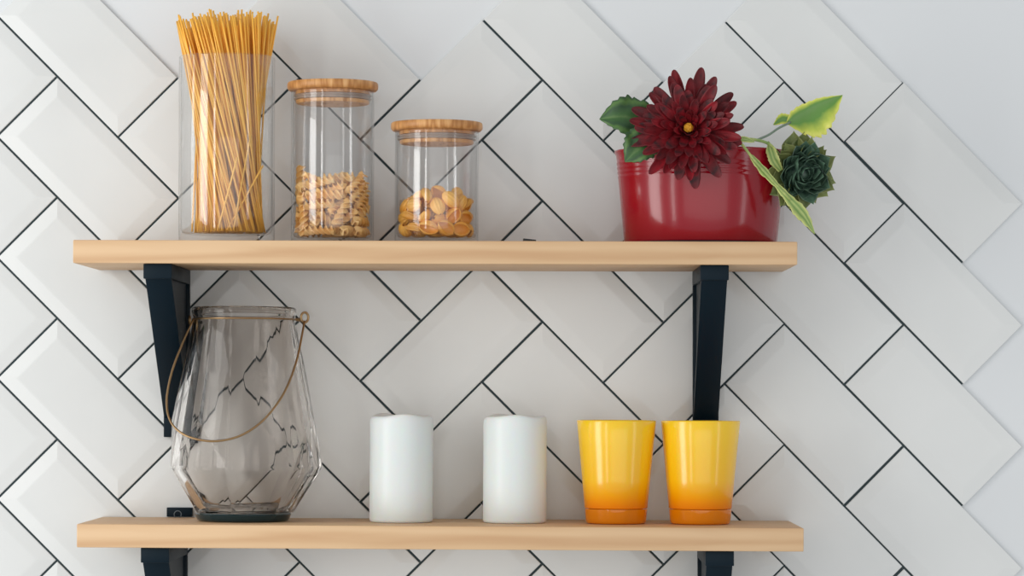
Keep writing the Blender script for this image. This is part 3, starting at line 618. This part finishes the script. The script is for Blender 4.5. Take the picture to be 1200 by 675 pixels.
# green bud
M_b1 = mat('dark_green_bract', srgb(44, 74, 62), 0.3); noise_col(M_b1, srgb(22, 46, 44), srgb(92, 122, 100), 90, rand=.3)
M_b2 = mat('olive_green_bract', srgb(116, 128, 70), 0.5); noise_col(M_b2, srgb(84, 104, 58), srgb(150, 158, 96), 70, rand=.2)
BM1 = petal_mesh('bract', .020, .0130, .35, .35, True, M_b1); BM2 = petal_mesh('bract', .020, .0120, .30, .10, True, M_b2)
bc = P(936, 202, 0.135)-JP
Fb = frame(Vector((0.28, -0.94, -0.12)).normalized())
bm = bmesh.new(); bmesh.ops.create_uvsphere(bm, u_segments=24, v_segments=16, radius=.0215)
bud = obj('green_bud', bm, M_b1, pot, True); bud.matrix_basis = Matrix.Translation(bc) @ Fb.to_4x4(); bud['label'] = 'dark green closed flower bud with pointed bracts'
R = random.Random(5)
rows = [(13, 0.15, 1.36, BM2, -.05), (13, 0.42, 1.25, BM2, .12), (12, 0.62, 1.15, BM1, .34), (11, .82, 1.05, BM1, .52), (9, 1.02, .95, BM1, .72), (7, 1.24, .74, BM1, .85), (5, 1.42, .62, BM1, 1.05), (3, 1.52, .55, BM1, 1.2)]
for n, lat, sc, me, lean in rows:
    a0 = R.uniform(0, 6)
    for i in range(n):
        az = a0+2*PI*i/n+R.gauss(0, .14); lt = lat-.30
        root = Vector((math.cos(az)*math.cos(lt), math.sin(az)*math.cos(lt), math.sin(lt)))*.0190
        el = lean+.25+R.gauss(0, .16)
        o = add_petal('bract', me, bud, I3, Vector((0, 0, root.z)), az, el, math.hypot(root.x, root.y), R.gauss(0, .3), sc*R.uniform(.82, 1.1))
# leaves
def leaf_mat(name, stops, rough=.5):
    m = mat(name, (1, 1, 1, 1), rough); at = N(m, 'ShaderNodeAttribute'); at.attribute_name = 'leaf_uv'
    no = N(m, 'ShaderNodeTexNoise'); no.inputs['Scale'].default_value = 90; ad = N(m, 'ShaderNodeMath'); ad.operation = 'MULTIPLY_ADD'; ad.inputs[1].default_value = .35
    tc = N(m, 'ShaderNodeTexCoord'); LK(m, tc.outputs['Object'], no.inputs['Vector'])
    sp = N(m, 'ShaderNodeSeparateXYZ'); LK(m, at.outputs['Vector'], sp.inputs[0])
    su = N(m, 'ShaderNodeMath'); su.operation = 'SUBTRACT'; su.inputs[1].default_value = .5; LK(m, no.outputs['Fac'], su.inputs[0])
    LK(m, su.outputs[0], ad.inputs[0]); LK(m, sp.outputs['X'], ad.inputs[2])
    cr = N(m, 'ShaderNodeValToRGB'); e = cr.color_ramp.elements; e[0].position = stops[0][0]; e[0].color = stops[0][1]; e[1].position = stops[-1][0]; e[1].color = stops[-1][1]
    for p, c in stops[1:-1]: x = e.new(p); x.color = c
    LK(m, ad.outputs[0], cr.inputs[0]); LK(m, cr.outputs[0], BS(m).inputs['Base Color'])
    BS(m).inputs['Transmission Weight'].default_value = 0.0
    return m
M_vleaf = leaf_mat('variegated_leaf', [(0.0, srgb(112, 152, 84)), (0.35, srgb(100, 150, 66)), (0.72, srgb(196, 210, 84)), (0.95, srgb(236, 236, 120))])
M_dleaf = leaf_mat('dark_green_leaf', [(0.0, srgb(86, 118, 66)), (0.12, srgb(58, 98, 46)), (0.5, srgb(40, 74, 42)), (0.75, srgb(84, 120, 58)), (0.95, srgb(54, 88, 50))])
M_hleaf = leaf_mat('hanging_leaf', [(0.0, srgb(180, 196, 120)), (0.35, srgb(110, 146, 74)), (0.95, srgb(206, 212, 130))])
def leaf(name, rib, wl, wr, nrm, m, fold=.25, serr=.16, nt=9, label=None, seed=0):
    """rib: points of the midrib; wl / wr: half widths along it on either side; nrm: way the blade faces"""
    R = random.Random(seed); n = 36; nv = 6; path = spline(rib, n); bm = bmesh.new(); lay = bm.verts.layers.float_vector.new('leaf_uv')
    def wi(ws, t):
        k = t*(len(ws)-1); i = min(int(k), len(ws)-2); return ws[i]+(ws[i+1]-ws[i])*(k-i)
    rows_ = []
    for side in (0, 1):
        row = []
        for i, p in enumerate(path):
            t = i/n; tg = (path[min(i+1, n)]-path[max(i-1, 0)]).normalized(); s = tg.cross(nrm).normalized(); nn = s.cross(tg).normalized()
            r = []
            for j in range(-nv, nv+1):
                v = j/nv; w_ = wi(wl if j < 0 else wr, t)
                saw = 1+serr*((t*nt) % 1-.5)*(abs(v)**3)
                q = p+s*v*w_*saw+nn*(fold*abs(v)*w_+.10*w_*math.sin(t*17+v*4)*abs(v)-fold*.5*v*v*w_)-nn*(.0006*side)
                x = bm.verts.new(q); x[lay] = (abs(v), t, v); r.append(x)
            row.append(r)
        rows_.append(row)
    T, B = rows_; m_ = 2*nv
    for i in range(n):
        for j in range(m_):
            bm.faces.new((T[i][j], T[i+1][j], T[i+1][j+1], T[i][j+1])); bm.faces.new((B[i][j], B[i][j+1], B[i+1][j+1], B[i+1][j]))
        for j in (0, m_): bm.faces.new((T[i][j], B[i][j], B[i+1][j], T[i+1][j]))
    for i in (0, n):
        for j in range(m_): bm.faces.new((T[i][j], T[i][j+1], B[i][j+1], B[i][j]))
    bmesh.ops.recalc_face_normals(bm, faces=bm.faces)
    o = obj(name, bm, m, pot, True)
    if label: o['label'] = label
    return o
def Q(*a): return P(*a)-JP
FW = Vector((0, -1, 0))
leaf('leaf', [Q(921, 144, .135), Q(940, 133, .137), Q(962, 121, .140), Q(987, 111, .135)], [.0005, .009, .010, .009, .007, .004, .0002], [.001, .022, .033, .035, .029, .016, .0002], (FW+Vector((.2, 0, .3))).normalized(), M_vleaf, label='light green leaf with a yellow edge above the bud')
leaf('leaf', [Q(926, 142, .135), Q(917, 140, .132), Q(906, 146, .130)], [.001, .006, .006, .004, .0005], [.001, .007, .008, .005, .0005], (FW+Vector((-.1, 0, .4))).normalized(), M_vleaf, label='small light green leaf lobe above the bud')
leaf('leaf', [Q(776, 146, .150), Q(748, 139, .160), Q(724, 137, .165), Q(702, 140, .160)], [.006, .024, .025, .015, .0003], [.006, .020, .025, .018, .0003], (FW+Vector((-.25, 0, .25))).normalized(), M_dleaf, fold=.3, label='dark green leaf pointing left behind the crimson bloom', seed=1)
leaf('leaf', [Q(774, 150, .172), Q(758, 164, .182), Q(744, 178, .186), Q(732, 190, .184)], [.008, .020, .020, .013, .0003], [.008, .020, .022, .015, .0003], (FW+Vector((-.1, 0, .1))).normalized(), M_dleaf, fold=.3, label='lower dark green leaf hanging over the red pot rim', seed=2)
leaf('leaf', [Q(880, 182, .186), Q(902, 208, .186), Q(925, 233, .180), Q(942, 252, .175), Q(955, 274, .170)], [.002, .0045, .003, .005, .007, .005, .0003], [.003, .006, .003, .006, .010, .006, .0003], (FW+Vector((.2, 0, .2))).normalized(), M_hleaf, fold=.2, serr=.25, label='narrow pale green leaf hanging down right of the pot')
leaf('leaf', [Q(862, 163, .184), Q(872, 163, .185), Q(884, 166, .180)], [.001, .003, .004, .003, .0004], [.001, .003, .004, .003, .0004], (FW+Vector((.0, 0, .5))).normalized(), M_hleaf, fold=.2, label='tiny pale leaf at the stem fork')
leaf('leaf', [Q(915, 200, .155), Q(907, 188, .160), Q(903, 176, .160), Q(900, 165, .155)], [.003, .006, .006, .0003], [.003, .007, .006, .0003], (FW+Vector((-.4, 0, .1))).normalized(), M_hleaf, fold=.2, label='pale sepal leaf at the left of the bud')
def stem(pts, r, m, label=None):
    o = obj('stem', tube(spline([Q(*p) for p in pts], 30), r, 8), m, pot, True)
    if label: o['label'] = label
stem([(850, 205, .10), (848, 180, .13), (856, 164, .172), (868, 168, .188), (880, 183, .188), (900, 206, .187), (926, 234, .180)], .0016, M_stem)
stem([(858, 164, .176), (880, 163, .176), (900, 168, .165), (912, 180, .150), (926, 194, .135)], .0017, M_stem)
stem([(886, 164, .172), (900, 158, .160), (912, 150, .145), (926, 143, .136)], .0013, M_stem2)
stem([(812, 215, .10), (810, 180, .12), (808, 158, .165), (807, 153, .186)], .0022, M_stem)
stem([(790, 215, .10), (785, 178, .125), (778, 158, .150), (768, 149, .152)], .0015, M_stem)
stem([(795, 215, .10), (788, 178, .135), (780, 160, .168), (770, 153, .173)], .0015, M_stem)

# ------------------------------------------------------------------ small black clip on the upper shelf
xc = on(S1, 620.5, 0.19)
bm = bmesh.new(); box(bm, -.0070, .0070, -.003, .003, 0, .0030)
for v in bm.verts:
    if v.co.z > .002 and v.co.x > 0: v.co.z = .0016
bevel_all(bm, .0004, 2)
o = obj('clip', bm, M_darkplastic, None, True, xc); tag(o, 'tiny black clip lying on the upper shelf between the shell jar and the pot', 'clip'); o.rotation_euler = (0, S1['ang'], .15)
